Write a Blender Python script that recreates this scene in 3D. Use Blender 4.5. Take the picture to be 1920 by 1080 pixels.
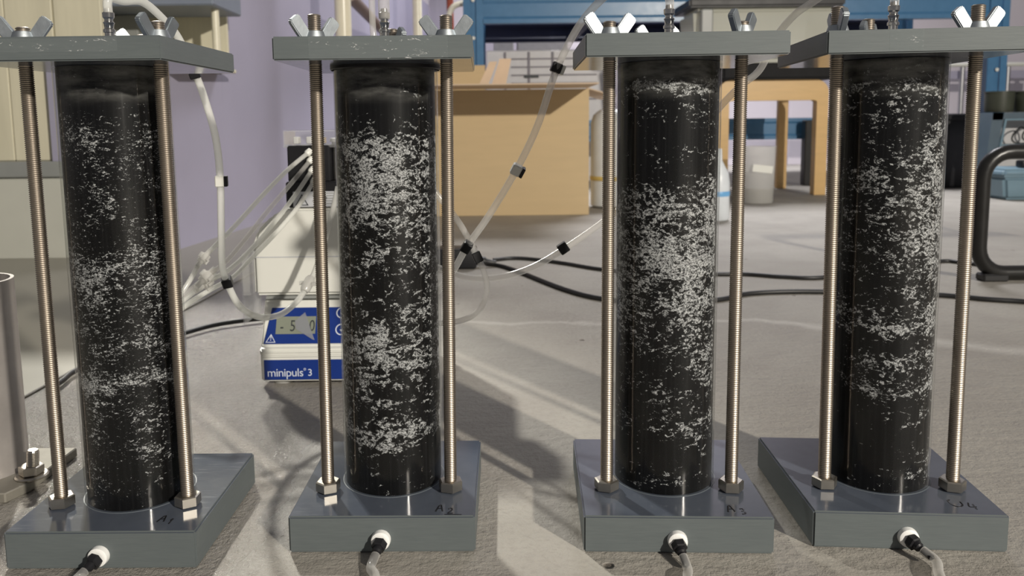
import bpy, bmesh, math, random
from mathutils import Vector, Matrix, Euler
random.seed(7)
PI = math.pi
sc = bpy.context.scene
C = bpy.context.collection
for o in list(bpy.data.objects): bpy.data.objects.remove(o)

# ------------------------------------------------------------------ camera
F, PITCH, ROLL, HC = 1500.75, 0.1162, -0.0117, 0.3202
CX, CY = 960 - 30.95, 540 - 135.71
cam = bpy.data.cameras.new('camera'); camo = bpy.data.objects.new('camera', cam); C.objects.link(camo)
camo.matrix_world = Matrix.Translation((0, 0, HC)) @ Matrix.Rotation(PI/2 - PITCH, 4, 'X') @ Matrix.Rotation(ROLL, 4, 'Z')
cam.sensor_width = 36; cam.lens = F/1920*36
cam.shift_x = 30.95/1920; cam.shift_y = -135.71/1920
cam.clip_start = .01; cam.clip_end = 100
cam.dof.use_dof = True; cam.dof.focus_distance = .60; cam.dof.aperture_fstop = 13
sc.camera = camo

def ray(px, py):
    a, b = px - CX, py - CY
    c, s = math.cos(ROLL), math.sin(ROLL)
    a, b = a*c + b*s, -a*s + b*c
    X, U = a/F, -b/F
    return Vector((X, math.cos(PITCH) + U*math.sin(PITCH), -math.sin(PITCH) + U*math.cos(PITCH)))
def at(px, py, Y):
    d = ray(px, py); return Vector((0, 0, HC)) + d*(Y/d.y)
def fl(px, py, z=0.0):
    d = ray(px, py); return Vector((0, 0, HC)) + d*((z - HC)/d.z)

# ------------------------------------------------------------------ world, lamps, exposure
w = bpy.data.worlds.new('hall_light'); sc.world = w; w.use_nodes = True
bg = w.node_tree.nodes['Background']; bg.inputs[0].default_value = (.82, .80, .84, 1); bg.inputs[1].default_value = .18
def area(name, loc, target, size, power, col, shape='DISK', size_y=None):
    l = bpy.data.lights.new(name, 'AREA'); l.shape = shape; l.size = size
    if size_y: l.size_y = size_y
    l.energy = power; l.color = col
    o = bpy.data.objects.new(name, l); C.objects.link(o); o.location = loc
    o.rotation_euler = (Vector(target) - Vector(loc)).to_track_quat('-Z', 'Y').to_euler()
    return o
area('key_lamp', (2.45, -2.55, 1.90), (0, 1.2, .1), .14, 238, (1, .93, .82))
sl_ = bpy.data.lights.new('back_lamp', 'SPOT'); sl_.energy = 1050; sl_.color = (1, .97, .88); sl_.spot_size = math.radians(16); sl_.spot_blend = .55; sl_.shadow_soft_size = .10
so_ = bpy.data.objects.new('back_lamp', sl_); C.objects.link(so_); so_.location = (-2.0, 4.4, 3.5)
so_.rotation_euler = (Vector((-.50, .84, 0)) - Vector((-2.0, 4.4, 3.5))).to_track_quat('-Z', 'Y').to_euler()
cl_ = area('background_fill', (1.3, 4.6, 3.3), (1.0, 4.2, 0), 1.4, 85, (.97, .96, 1.0)); cl_.data.spread = math.radians(95)  # added overhead fill that brightens the back of the hall
sc.view_settings.view_transform = 'Standard'; sc.view_settings.look = 'None'
sc.view_settings.gamma = 1; sc.view_settings.exposure = 0; sc.view_settings.use_curve_mapping = False

# ------------------------------------------------------------------ helpers
def mesh_from(bm, name):
    me = bpy.data.meshes.new(name); bm.to_mesh(me); bm.free(); return me
def obj(name, bm, mat, parent=None, smooth=None, loc=None, rot=None):
    me = mesh_from(bm, name) if isinstance(bm, bmesh.types.BMesh) else bm
    if mat is not None and len(me.materials) == 0: me.materials.append(mat)
    if smooth is not None:
        if smooth is True: me.polygons.foreach_set('use_smooth', [True]*len(me.polygons))
        else: me.polygons.foreach_set('use_smooth', [True]*len(me.polygons)); me.set_sharp_from_angle(angle=math.radians(smooth))
    o = bpy.data.objects.new(name, me); C.objects.link(o)
    if parent: o.parent = parent
    if loc is not None: o.location = loc
    if rot is not None: o.rotation_euler = rot
    return o
def tag(o, label, cat, group=None):
    o['label'] = label; o['category'] = cat
    if group: o['group'] = group
    return o
def thing(name, label, cat, loc=(0, 0, 0), rotz=0, group=None):
    o = bpy.data.objects.new(name, None); C.objects.link(o); o.empty_display_size = .02
    o.location = loc; o.rotation_euler = (0, 0, rotz)
    return tag(o, label, cat, group)
def struct(name, bm, mat, **k):
    o = obj(name, bm, mat, **k); o['kind'] = 'structure'; return o
def plabel(o, t): o['label'] = t; return o

def box(bm, c, s, rot=None, bev=0, seg=1):
    """axis box with centre c and full size s, added to bm"""
    r = bmesh.ops.create_cube(bm, size=1)
    vs = r['verts']
    M = Matrix.Translation(c) @ (rot.to_4x4() if rot else Matrix()) @ Matrix.Diagonal((*s, 1))
    bmesh.ops.transform(bm, matrix=M, verts=vs)
    if bev:
        es = list({e for v in vs for e in v.link_edges})
        bmesh.ops.bevel(bm, geom=es, offset=bev, segments=seg, affect='EDGES', profile=.5)
def nbox(c, s, rot=None, bev=0, seg=1):
    bm = bmesh.new(); box(bm, c, s, rot, bev, seg); return bm
def lathe(prof, n=32, bm=None, M=None, cap=True):
    """prof: list of (r,z) bottom to top, around z"""
    bm = bm or bmesh.new(); M = M or Matrix(); rings = []
    for r, z in prof:
        rings.append([bm.verts.new(M @ Vector((r*math.cos(2*PI*k/n), r*math.sin(2*PI*k/n), z))) for k in range(n)])
    for a, b in zip(rings, rings[1:]):
        for k in range(n): bm.faces.new((a[k], a[(k+1) % n], b[(k+1) % n], b[k]))
    if cap:
        bm.faces.new(rings[0][::-1]); bm.faces.new(rings[-1])
    return bm
def prism(pts, d0, d1, axis='z', bm=None, bev=0, seg=1, M=None):
    """polygon pts (2d) extruded between d0 and d1 along axis"""
    bm = bm or bmesh.new(); M = M or Matrix()
    def P(p, d):
        return M @ Vector({'z': (p[0], p[1], d), 'y': (p[0], d, p[1]), 'x': (d, p[0], p[1])}[axis])
    a = [bm.verts.new(P(p, d0)) for p in pts]; b = [bm.verts.new(P(p, d1)) for p in pts]
    n = len(pts); fs = [bm.faces.new(a[::-1]), bm.faces.new(b)]
    for k in range(n): fs.append(bm.faces.new((a[k], a[(k+1) % n], b[(k+1) % n], b[k])))
    bmesh.ops.recalc_face_normals(bm, faces=fs)
    if bev: bmesh.ops.bevel(bm, geom=list({e for f in fs for e in f.edges}), offset=bev, segments=seg, affect='EDGES')
    return bm
def smooth_path(pts, sub=8):
    P = [Vector(p) for p in pts]
    if len(P) < 3: return P
    Q = [P[0]*2 - P[1]] + P + [P[-1]*2 - P[-2]]; out = []
    for i in range(1, len(Q) - 2):
        a, b, c, d = Q[i-1], Q[i], Q[i+1], Q[i+2]
        for k in range(sub):
            t = k/sub
            out.append(.5*((2*b) + (c-a)*t + (2*a-5*b+4*c-d)*t*t + (-a+3*b-3*c+d)*t**3))
    out.append(P[-1]); return out
def tube(pts, r, n=12, sub=8, bm=None, cap=True, flat=None):
    bm = bm or bmesh.new(); P = smooth_path(pts, sub) if sub else [Vector(p) for p in pts]
    T = [(P[min(i+1, len(P)-1)] - P[max(i-1, 0)]).normalized() for i in range(len(P))]
    u = T[0].orthogonal().normalized(); rings = []
    for p, t in zip(P, T):
        u = (u - t*u.dot(t)).normalized(); v = t.cross(u)
        ring = []
        for k in range(n):
            q = (u*math.cos(2*PI*k/n) + v*math.sin(2*PI*k/n))*r
            if flat: q.z *= flat
            ring.append(bm.verts.new(p + q))
        rings.append(ring)
    for a, b in zip(rings, rings[1:]):
        for k in range(n): bm.faces.new((a[k], a[(k+1) % n], b[(k+1) % n], b[k]))
    if cap: bm.faces.new(rings[0][::-1]); bm.faces.new(rings[-1])
    return bm
def ball(bm, c, r, s=(1, 1, 1), u=16, v=10):
    q = bmesh.ops.create_uvsphere(bm, u_segments=u, v_segments=v, radius=r)
    bmesh.ops.transform(bm, matrix=Matrix.Translation(c) @ Matrix.Diagonal((*s, 1)), verts=q['verts'])
def hexprism(r, h, z0=0, ch=.0012, bm=None, M=None, hole=None):
    """hex nut, corner radius r, with chamfered faces"""
    bm = bm or bmesh.new(); M = M or Matrix()
    rings = []
    for rr, z in ((r-ch, z0), (r, z0+ch*.6), (r, z0+h-ch*.6), (r-ch, z0+h)):
        rings.append([bm.verts.new(M @ Vector((rr*math.cos(PI/3*k), rr*math.sin(PI/3*k), z))) for k in range(6)])
    for a, b in zip(rings, rings[1:]):
        for k in range(6): bm.faces.new((a[k], a[(k+1) % 6], b[(k+1) % 6], b[k]))
    bm.faces.new(rings[0][::-1]); bm.faces.new(rings[-1]); return bm
def text_bm(s, size, M, depth=.0002, spacing=1.0):
    cu = bpy.data.curves.new('lettering', 'FONT'); cu.body = s; cu.size = size; cu.extrude = depth; cu.space_character = spacing
    cu.resolution_u = 3
    o = bpy.data.objects.new('lettering', cu); C.objects.link(o)
    bpy.context.view_layer.update()
    me = bpy.data.meshes.new_from_object(o.evaluated_get(bpy.context.evaluated_depsgraph_get()))
    bpy.data.objects.remove(o); bpy.data.curves.remove(cu)
    bm = bmesh.new(); bm.from_mesh(me); bpy.data.meshes.remove(me)
    bmesh.ops.transform(bm, matrix=M, verts=bm.verts); return bm

# ------------------------------------------------------------------ materials
class N:
    def __init__(s, name):
        s.m = bpy.data.materials.new(name); s.m.use_nodes = True; s.t = s.m.node_tree
        s.b = s.t.nodes['Principled BSDF']; s.out = s.t.nodes['Material Output']
    def n(s, typ, **k):
        x = s.t.nodes.new('ShaderNode' + typ)
        for a, v in k.items(): setattr(x, a, v)
        return x
    def l(s, a, b): s.t.links.new(a, b)
    def setv(s, sock, v):
        if isinstance(v, (int, float)): sock.default_value = v
        elif isinstance(v, (tuple, list)): sock.default_value = (*v, 1) if len(v) == 3 and sock.type == 'RGBA' else v
        else: s.l(v, sock)
    def math(s, op, a, b=0, c=0, clamp=False):
        x = s.n('Math', operation=op, use_clamp=clamp)
        for i, v in enumerate((a, b, c)): s.setv(x.inputs[i], v)
        return x.outputs[0]
    def mix(s, f, a, b):
        x = s.n('Mix', data_type='RGBA'); s.setv(x.inputs[0], f); s.setv(x.inputs[6], a); s.setv(x.inputs[7], b); return x.outputs[2]
    def noise(s, vec, scale, detail=3, rough=.5, dist=0, w=None):
        x = s.n('TexNoise'); x.inputs['Scale'].default_value = scale; x.inputs['Detail'].default_value = detail
        x.inputs['Roughness'].default_value = rough; x.inputs['Distortion'].default_value = dist
        if vec is not None: s.l(vec, x.inputs['Vector'])
        return x.outputs[0]
    def mapping(s, vec, scale=(1, 1, 1), loc=(0, 0, 0), rot=(0, 0, 0)):
        x = s.n('Mapping'); s.l(vec, x.inputs[0]); x.inputs['Location'].default_value = loc
        x.inputs['Rotation'].default_value = rot; x.inputs['Scale'].default_value = scale; return x.outputs[0]
    def obj(s): return s.n('TexCoord').outputs['Object']
    def ss(s, v, a, b):
        x = s.n('MapRange', interpolation_type='SMOOTHSTEP'); s.setv(x.inputs[0], v)
        x.inputs[1].default_value = a; x.inputs[2].default_value = b; return x.outputs[0]
    def bump(s, h, strength, dist):
        x = s.n('Bump'); x.inputs['Strength'].default_value = strength; x.inputs['Distance'].default_value = dist
        s.l(h, x.inputs['Height']); s.l(x.outputs[0], s.b.inputs['Normal']); return x
    def base(s, v): s.setv(s.b.inputs['Base Color'], v)
    def rough(s, v): s.setv(s.b.inputs['Roughness'], v)

def simple(name, col, rough=.5, metal=0, var=.08, scale=30, bump=0, bscale=None, stretch=(1, 1, 1), spec=.5):
    m = N(name); v = m.mapping(m.obj(), stretch)
    n = m.noise(v, scale, 4, .6)
    a = tuple(c*(1-var*2) for c in col); b = tuple(min(1, c*(1+var*2)) for c in col)
    m.base(m.mix(n, a, b)); m.rough(m.math('ADD', m.math('MULTIPLY', n, .1), rough - .05))
    m.b.inputs['Metallic'].default_value = metal; m.b.inputs['Specular IOR Level'].default_value = spec
    if bump:
        m.bump(m.noise(v, bscale or scale*4, 4, .6), .5, bump)
    return m.m

def mat_floor():
    m = N('rough_concrete'); o = m.obj()
    big = m.noise(o, 1.6, 4, .6, .6); mid = m.noise(o, 9, 5, .6, .3); fine = m.noise(o, 160, 4, .7)
    c = m.mix(m.ss(big, .3, .7), (.29, .272, .240), (.385, .365, .325))
    c = m.mix(m.math('MULTIPLY', m.ss(mid, .35, .75), .45), c, (.25, .225, .20))
    c = m.mix(m.math('MULTIPLY', m.ss(fine, .45, .7), .35), c, (.22, .20, .175))
    sep = m.n('SeparateXYZ'); m.l(o, sep.inputs[0]); X, Y = sep.outputs[0], sep.outputs[1]
    wob = m.math('MULTIPLY', m.math('SUBTRACT', m.noise(o, 7, 4, .6), .5), .10)
    # dried pale water mark left where puddles ended
    yl = m.math('SUBTRACT', m.math('SUBTRACT', 1.25, m.math('MULTIPLY', m.math('MAXIMUM', m.math('SUBTRACT', X, .42), 0), .62)), m.math('ADD', Y, wob))
    wid = m.math('ADD', .012, m.math('MULTIPLY', m.math('MAXIMUM', m.math('SUBTRACT', X, .35), 0), .09))
    ln = m.math('SUBTRACT', 1, m.math('DIVIDE', m.math('ABSOLUTE', yl), wid), clamp=True)
    ln = m.math('MULTIPLY', m.math('MULTIPLY', ln, m.ss(X, -.4, -.1)), .6)
    c = m.mix(ln, c, (.52, .50, .46))
    # small pits and white grit
    vo = m.n('TexVoronoi'); vo.inputs['Scale'].default_value = 17; m.l(o, vo.inputs['Vector'])
    pit = m.math('SUBTRACT', 1, m.ss(vo.outputs['Distance'], .035, .08))
    pit = m.math('MULTIPLY', pit, m.ss(m.noise(o, 5, 2), .52, .62))
    c = m.mix(m.math('MULTIPLY', pit, .8), c, (.08, .065, .05))
    m.base(c)
    # wetter, glassy screed to the left, duller to the right
    wet = m.math('SUBTRACT', 1, m.ss(m.math('ADD', X, m.math('MULTIPLY', wob, .8)), -.22, -.12))
    m.rough(m.math('SUBTRACT', .60, m.math('MULTIPLY', wet, .42)))
    m.setv(m.b.inputs['Specular IOR Level'], m.math('ADD', .4, m.math('MULTIPLY', wet, .6)))
    g = m.noise(o, 165, 4, .75); g2 = m.noise(m.mapping(o, (1, 2.0, 1)), 28, 4, .6)
    h = m.math('ADD', m.math('MULTIPLY', g, m.math('ADD', .34, m.math('MULTIPLY', wet, .45))), m.math('MULTIPLY', g2, .5))
    h = m.math('SUBTRACT', h, m.math('MULTIPLY', pit, .8))
    m.bump(h, .9, .0050)
    return m.m

def mat_plate():
    m = N('grey_pvc'); o = m.obj(); geo = m.n('NewGeometry')
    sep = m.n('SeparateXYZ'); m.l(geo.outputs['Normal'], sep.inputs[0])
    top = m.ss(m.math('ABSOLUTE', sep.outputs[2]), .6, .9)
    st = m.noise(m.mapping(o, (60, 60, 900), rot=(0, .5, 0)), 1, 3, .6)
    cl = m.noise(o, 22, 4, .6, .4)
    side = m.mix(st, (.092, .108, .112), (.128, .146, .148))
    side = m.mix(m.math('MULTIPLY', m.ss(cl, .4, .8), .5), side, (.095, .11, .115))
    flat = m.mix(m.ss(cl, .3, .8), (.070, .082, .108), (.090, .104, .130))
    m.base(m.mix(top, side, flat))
    sc2 = m.noise(m.mapping(o, (40, 400, 1), rot=(0, 0, .6)), 1, 4, .7)
    m.setv(m.b.inputs['Specular IOR Level'], m.math('ADD', .4, m.math('MULTIPLY', top, .4)))
    m.rough(m.math('SUBTRACT', .47, m.math('MULTIPLY', top, m.math('SUBTRACT', .35, m.math('MULTIPLY', m.ss(sc2, .5, .8), .12)))))
    m.bump(st, .12, .0004)
    return m.m

def clear(name, tint=(1, 1, 1), milky=0, edge=.5, rough=.05, col=(.85, .86, .84), aniso=0, gloss=1, speck=0):
    """clear plastic: see-through with a reflecting skin and a pale diffuse rim"""
    m = N(name); m.t.nodes.remove(m.b)
    tr = m.n('BsdfTransparent'); tr.inputs[0].default_value = (*tint, 1)
    di = m.n('BsdfDiffuse'); di.inputs[0].default_value = (*col, 1)
    tl = m.n('BsdfTranslucent'); tl.inputs[0].default_value = (*col, 1)
    dm = m.n('MixShader'); dm.inputs[0].default_value = .4; m.l(di.outputs[0], dm.inputs[1]); m.l(tl.outputs[0], dm.inputs[2])
    gl = m.n('BsdfAnisotropic'); gl.inputs['Roughness'].default_value = rough; gl.inputs['Anisotropy'].default_value = aniso
    if aniso:
        tg = m.n('Tangent', direction_type='RADIAL', axis='Z'); m.l(tg.outputs[0], gl.inputs['Tangent'])
    lw = m.n('LayerWeight'); lw.inputs[0].default_value = .35
    fr = m.n('Fresnel'); fr.inputs[0].default_value = 1.45
    f1 = m.math('ADD', milky, m.math('MULTIPLY', m.math('POWER', lw.outputs['Facing'], 2.5), edge), clamp=True)
    if speck:
        nz = m.noise(m.mapping(m.obj(), (140, 1, 420)), 1, 4, .75, 1.2); n3 = m.noise(m.mapping(m.obj(), (30, 1, 90)), 1, 3, .6)
        f1 = m.math('ADD', f1, m.math('MULTIPLY', m.math('MULTIPLY', m.ss(nz, .60, .66), m.ss(n3, .45, .58)), speck), clamp=True)
    bk = m.n('NewGeometry').outputs['Backfacing']
    a = m.n('MixShader'); m.setv(a.inputs[0], f1); m.l(tr.outputs[0], a.inputs[1]); m.l(dm.outputs[0], a.inputs[2])
    b = m.n('MixShader'); m.setv(b.inputs[0], m.math('MULTIPLY', m.math('MULTIPLY', fr.outputs[0], gloss), m.math('SUBTRACT', 1, bk), clamp=True)); m.l(a.outputs[0], b.inputs[1]); m.l(gl.outputs[0], b.inputs[2])
    m.l(b.outputs[0], m.out.inputs[0]); return m.m

def mat_bed(name, seed, prof, sx=170, sy=330, side=0, dots=0, head=.075):
    """black granules with pale crusts; prof = [(height 0..1, amount 0..1)]"""
    m = N(name); uvn = m.n('UVMap'); uv = uvn.outputs[0]
    sp = m.n('SeparateXYZ'); m.l(uv, sp.inputs[0]); U, V = sp.outputs[0], sp.outputs[1]
    H = .3354
    low = m.noise(m.mapping(uv, (26, 34, 1), (seed*3.1, seed, 0)), 1, 4, .6, .5)
    wob = m.math('MULTIPLY', m.math('SUBTRACT', m.noise(m.mapping(uv, (18, 8, 1), (seed, seed*7, 0)), 1, 3, .6), .5), .07)
    t = m.math('ADD', m.math('DIVIDE', V, H), wob, clamp=True)
    r = m.n('ValToRGB'); m.l(t, r.inputs[0]); el = r.color_ramp.elements
    prof = sorted(prof)
    el[0].position, el[1].position = prof[0][0], prof[-1][0]
    el[0].color = (prof[0][1],)*3 + (1,); el[1].color = (prof[-1][1],)*3 + (1,)
    for p, v in prof[1:-1]:
        e = el.new(p); e.color = (v, v, v, 1)
    n1 = m.noise(m.mapping(uv, (sx, sy, 1), (seed*11, seed*5, 0)), 1, 4.5, .62, 1.1)
    n2 = m.noise(m.mapping(uv, (sx*3.2, sy*2.2, 1), (seed*5, seed, 0)), 1, 3, .65, .6)
    val = m.math('ADD', m.math('MULTIPLY', n1, .62), m.math('MULTIPLY', n2, .38))
    val = m.math('ADD', val, m.math('MULTIPLY', m.math('SUBTRACT', low, .5), .36))
    val = m.math('ADD', val, m.math('MULTIPLY', m.math('SUBTRACT', r.outputs[0], .5), .20))
    if side: val = m.math('ADD', val, m.math('MULTIPLY', U, side))
    mask = m.ss(val, .53, .59)
    gr = m.noise(m.mapping(uv, (1500, 1700, 1)), 1, 2, .7)
    clump = m.noise(m.mapping(uv, (620, 760, 1), (seed, seed, 0)), 1, 2, .6, .8)
    white = m.mix(m.ss(m.math('ADD', m.math('MULTIPLY', clump, .75), m.math('MULTIPLY', gr, .25)), .40, .60), (.055, .056, .06), (.57, .575, .59))
    streak = m.noise(m.mapping(uv, (420, 6, 1), (seed, 0, 0)), 1, 3, .6)
    dark = m.mix(m.ss(streak, .45, .75), (.003, .003, .0033), (.011, .011, .012))
    dark = m.mix(m.ss(gr, .62, .75), dark, (.018, .018, .018))
    col = m.mix(m.math('MULTIPLY', mask, .85), dark, white)
    if head:   # grey film on the wall of the empty head space
        hz = m.math('MULTIPLY', m.ss(m.math('DIVIDE', V, H), 1-head*1.25, 1-head*.55), m.ss(m.noise(m.mapping(uv, (30, 90, 1), (seed, 2, 0)), 1, 5, .6), .30, .75))
        col = m.mix(m.math('MULTIPLY', hz, .7), col, (.24, .235, .225))
    m.base(col); m.rough(.42); m.b.inputs['Specular IOR Level'].default_value = .12
    hh = m.math('ADD', mask, m.math('MULTIPLY', clump, .5)); m.bump(hh, .15, .0004)
    return m.m

M_floor = mat_floor()
M_slab = simple('smooth_concrete', (.30, .285, .24), .38, var=.10, scale=3, bump=.0003, bscale=60)
M_plate = mat_plate()
M_rod = simple('threaded_stainless', (.345, .30, .25), .44, 1, .12, 40, stretch=(1, 1, .3))
M_nut = simple('stainless_nut', (.46, .43, .38), .38, 1, .06, 60)
M_zinc = simple('zinc_plated', (.42, .455, .48), .52, 1, .08, 120, bump=.0002, bscale=300)
M_chrome = simple('polished_steel', (.62, .61, .58), .16, 1, .05, 50)
M_acryl = clear('clear_acrylic', (.93, .94, .93), .0, .34, .09, (.62, .62, .62), .6, .78)  # grey rim colour stands in for edge reflections in the tube wall
M_hose = clear('clear_hose', (.92, .91, .89), .27, .75, .12, (.86, .85, .83), 0, .6)
M_milk = clear('milky_hose', (.94, .94, .92), .58, .6, .14, (.86, .86, .83), 0, .6)
M_tape = clear('clear_tape', (.93, .95, .95), .06, .1, .10, (.95, .95, .95), 0, 1.6, speck=.9)
M_lucent = clear('lucent_plastic', (.88, .88, .88), .62, .35, .18, (.78, .77, .74))
M_guard = clear('guard_plastic', (.95, .95, .96), .10, .55, .06, (.8, .8, .8))
M_bin = clear('bin_plastic', (.85, .86, .84), .75, .2, .22, (.78, .78, .68), 0, 1.5)
M_black = simple('black_plastic', (.012, .012, .014), .42, var=.2, spec=.3)
M_blackm = simple('black_paint', (.014, .0135, .013), .32, var=.2, spec=.35)
M_rubber = simple('black_cable', (.012, .012, .013), .45, var=.2)
M_white = simple('white_plastic', (.74, .74, .69), .35, var=.02, scale=8)
M_ptfe = simple('white_fitting', (.82, .82, .80), .5, var=.04, bump=.0003, bscale=500)
M_blue = simple('blue_label', (.008, .032, .20), .3, var=.05)
M_ink = simple('pale_print', (.62, .66, .75), .5, var=.02)
M_dark = simple('dark_print', (.03, .035, .04), .5, var=.05)
M_lcd = simple('display_glass', (.23, .25, .20), .15, var=.04)
M_lab = simple('grey_label', (.50, .51, .54), .45, var=.03)
M_marker = simple('marker_ink', (.006, .006, .008), .4, var=.1)
M_scribe = simple('pale_groove', (.13, .15, .17), .4, var=.1)
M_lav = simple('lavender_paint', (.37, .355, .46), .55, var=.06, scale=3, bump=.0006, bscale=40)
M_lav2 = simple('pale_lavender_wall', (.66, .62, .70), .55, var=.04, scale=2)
M_cream = simple('cream_boards', (.66, .62, .47), .5, var=.10, scale=5, stretch=(6, 6, .5))
M_pale = simple('pale_green_plinth', (.52, .52, .46), .45, var=.07, scale=4)
M_greyr = simple('grey_rail', (.27, .28, .27), .4, var=.08, scale=9)
M_bench = simple('bluegrey_bench', (.20, .23, .29), .5, var=.06)
M_pole = simple('cream_pole', (.74, .70, .55), .3, var=.05)
M_brown = simple('brown_rail', (.17, .12, .10), .45, var=.1)
M_red = simple('red_pipe', (.34, .07, .035), .45, var=.1)
M_rack = simple('blue_rack_paint', (.065, .185, .345), .32, var=.06)
M_rack_shade = simple('shaded_rack_blue', (.012, .018, .055), .5, var=.1)  # rack blue darkened: shade on rear beams and decks put into the colour
M_deck = simple('rack_deck', (.45, .43, .42), .5, var=.1)
M_card = simple('cardboard', (.56, .42, .235), .65, var=.04, scale=6, bump=.0004, bscale=30, stretch=(1, 1, 8))
M_card2 = simple('cardboard_inside', (.60, .46, .33), .7, var=.05)
M_appl = simple('white_enamel', (.66, .65, .66), .4, var=.05)
M_groove = simple('grey_seam', (.22, .20, .23), .5, var=.1)
M_wood = simple('bent_beech', (.62, .40, .16), .35, var=.06, scale=9, stretch=(1, 1, 6))
M_seat = simple('black_seat', (.012, .012, .013), .6, var=.3, spec=.15)
M_teal = simple('greyblue_case', (.085, .12, .15), .4, var=.07)
M_tealb = simple('pale_blue_box', (.16, .25, .31), .4, var=.06)
M_olive = simple('dark_olive_bin', (.045, .05, .035), .45, var=.15)
M_alu = simple('brushed_aluminium', (.42, .42, .44), .35, .8, var=.08)
M_flange = simple('galvanised_flange', (.25, .235, .20), .6, .4, var=.18, scale=40, bump=.0004, bscale=120)
M_post = simple('weathered_post', (.36, .335, .32), .45, .45, var=.15, scale=25, bump=.0003, bscale=90)
M_bottle = simple('bottle_plastic', (.70, .74, .78), .35, var=.05)
M_ring = simple('blue_ring', (.16, .42, .75), .4, var=.05)
M_yellow = simple('yellow_strap', (.62, .48, .16), .5, var=.08)

# ------------------------------------------------------------------ setting
bm = bmesh.new(); r = bmesh.ops.create_grid(bm, x_segments=4, y_segments=4, size=6); bmesh.ops.translate(bm, verts=bm.verts, vec=(1.5, 2.5, 0))
struct('floor', bm, M_floor)
# smooth slab beside the rough screed, its edge runs away from the camera
e0, e1 = fl(35, 755), fl(470, 516)
dx = (e1.x - e0.x)/(e1.y - e0.y); X0 = e0.x - dx*e0.y
struct('trim_1', prism([(-4, -.6), (X0 - dx*.6 - .002, -.6), (X0 + dx*6, 6), (-4, 6)], .0002, .0035, bev=.001), M_slab)
YF = 5.6
struct('wall_back', nbox((1.5, YF + .05, 1.6), (9, .1, 3.2)), M_lav2)
wl0, wl1 = Vector((-.83, 1.93)), Vector((-.44, YF))
dd = (wl1 - wl0).normalized(); nn = Vector((-dd.y, dd.x))
def along(bm, a, b, thick, z0, z1, off=0):
    p = [wl0 + dd*a + nn*off, wl0 + dd*b + nn*off, wl0 + dd*b + nn*(off+thick), wl0 + dd*a + nn*(off+thick)]
    return prism([tuple(q) for q in p], z0, z1, bm=bm)
lw_ = along(None, .415, (wl1-wl0).length, .25, 0, 1.12); along(lw_, 0, .4145, .25, 0, .466)
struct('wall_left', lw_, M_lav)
# plinth facing the camera at the left, with rail and cream boards above
zt, zr = at(60, 335, 1.93).z, at(60, 303, 1.93).z
struct('trim_2', nbox((-1.93, 2.03, zt/2), (2.2, .2, zt), bev=.004), M_pale)
struct('trim_3', nbox((-1.93, 2.03, (zt+zr)/2 + .001), (2.21, .205, zr-zt-.003), bev=.003), M_greyr)
bw = thing('board_panel', 'tall cream boarding in upper left, resting on the grey rail', 'boarding', (-.95, 2.0, zr))
for k in range(9):
    wv = .118
    b = obj('plank', nbox((-wv*(k+.5), 0, .36), (wv-.003, .03+.004*(k % 2), .72), bev=.002), M_cream, bw)

# low shelf unit against the lavender wall, upper left
su = thing('wall_bench', 'grey-blue bench top on one slim leg before a cream back panel, upper left', 'bench', (-.83, 2.1, .4665))
sb = at(430, 22, 2.2); zb0 = sb.z - .4665
obj('foot_ledge', nbox((-.065, .05, .0055), (.32, .34, .010), bev=.002), M_cream, su)
obj('back_panel', nbox((-.125, .222, .016 + .28), (.40, .012, .56), bev=.002), M_cream, su)
obj('bench_top', nbox((sb.x+.83-.20, .09, zb0+.03), (.40, .23, .06), bev=.004), M_bench, su)
lg = at(405, 60, 2.15)
obj('leg', lathe([(.010, .016), (.010, zb0)], 16, M=Matrix.Translation((lg.x+.83, .05, 0))), M_pole, su, smooth=40)
obj('hung_box', nbox((-.19, .16, zb0-.03), (.10, .06, .06), bev=.003), M_greyr, su)

# ------------------------------------------------------------------ columns
TB, HT, TT = .0289, .3354, .0163
RT, RB = .0407, .0391
WB, DB, WT, DT, RA, RBk = .14, .1427, .139, .1491, .049, .0285
cols = [ # x, y, yaw base, yaw top, shift x, shift y, dDb, dWt, dDt
 (-.2892, .6188, -.0088, -.0062, -.0018, .0004, -.0040, -.0005, -.0004),
 (-.0870, .6392, -.0132, .0148, .0021, -.0012, .0006, -.0007, .0005),
 (.1361, .6347, -.0429, -.0386, .0007, .0011, .0037, .0018, -.0017),
 (.3107, .6334, -.0790, -.1192, -.0013, -.0014, -.0004, -.0007, .0016)]
names = ['black sand column fully left with even small white flecks and a pale belt low down',
         'sand column second from left, front of white pump, crusted pale from top to base',
         'sand column third from left, dark upper third over one thick pale crust zone',
         'sand column at far right on a skewed base, several separate pale bands']
seeds = [1.3, 4.7, 8.1, 12.9]
def zf(py, o=0):  # picture row of tube wall to height fraction (column 2 wall)
    return max(0, min(1, (925 + o - py)/812))
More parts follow.
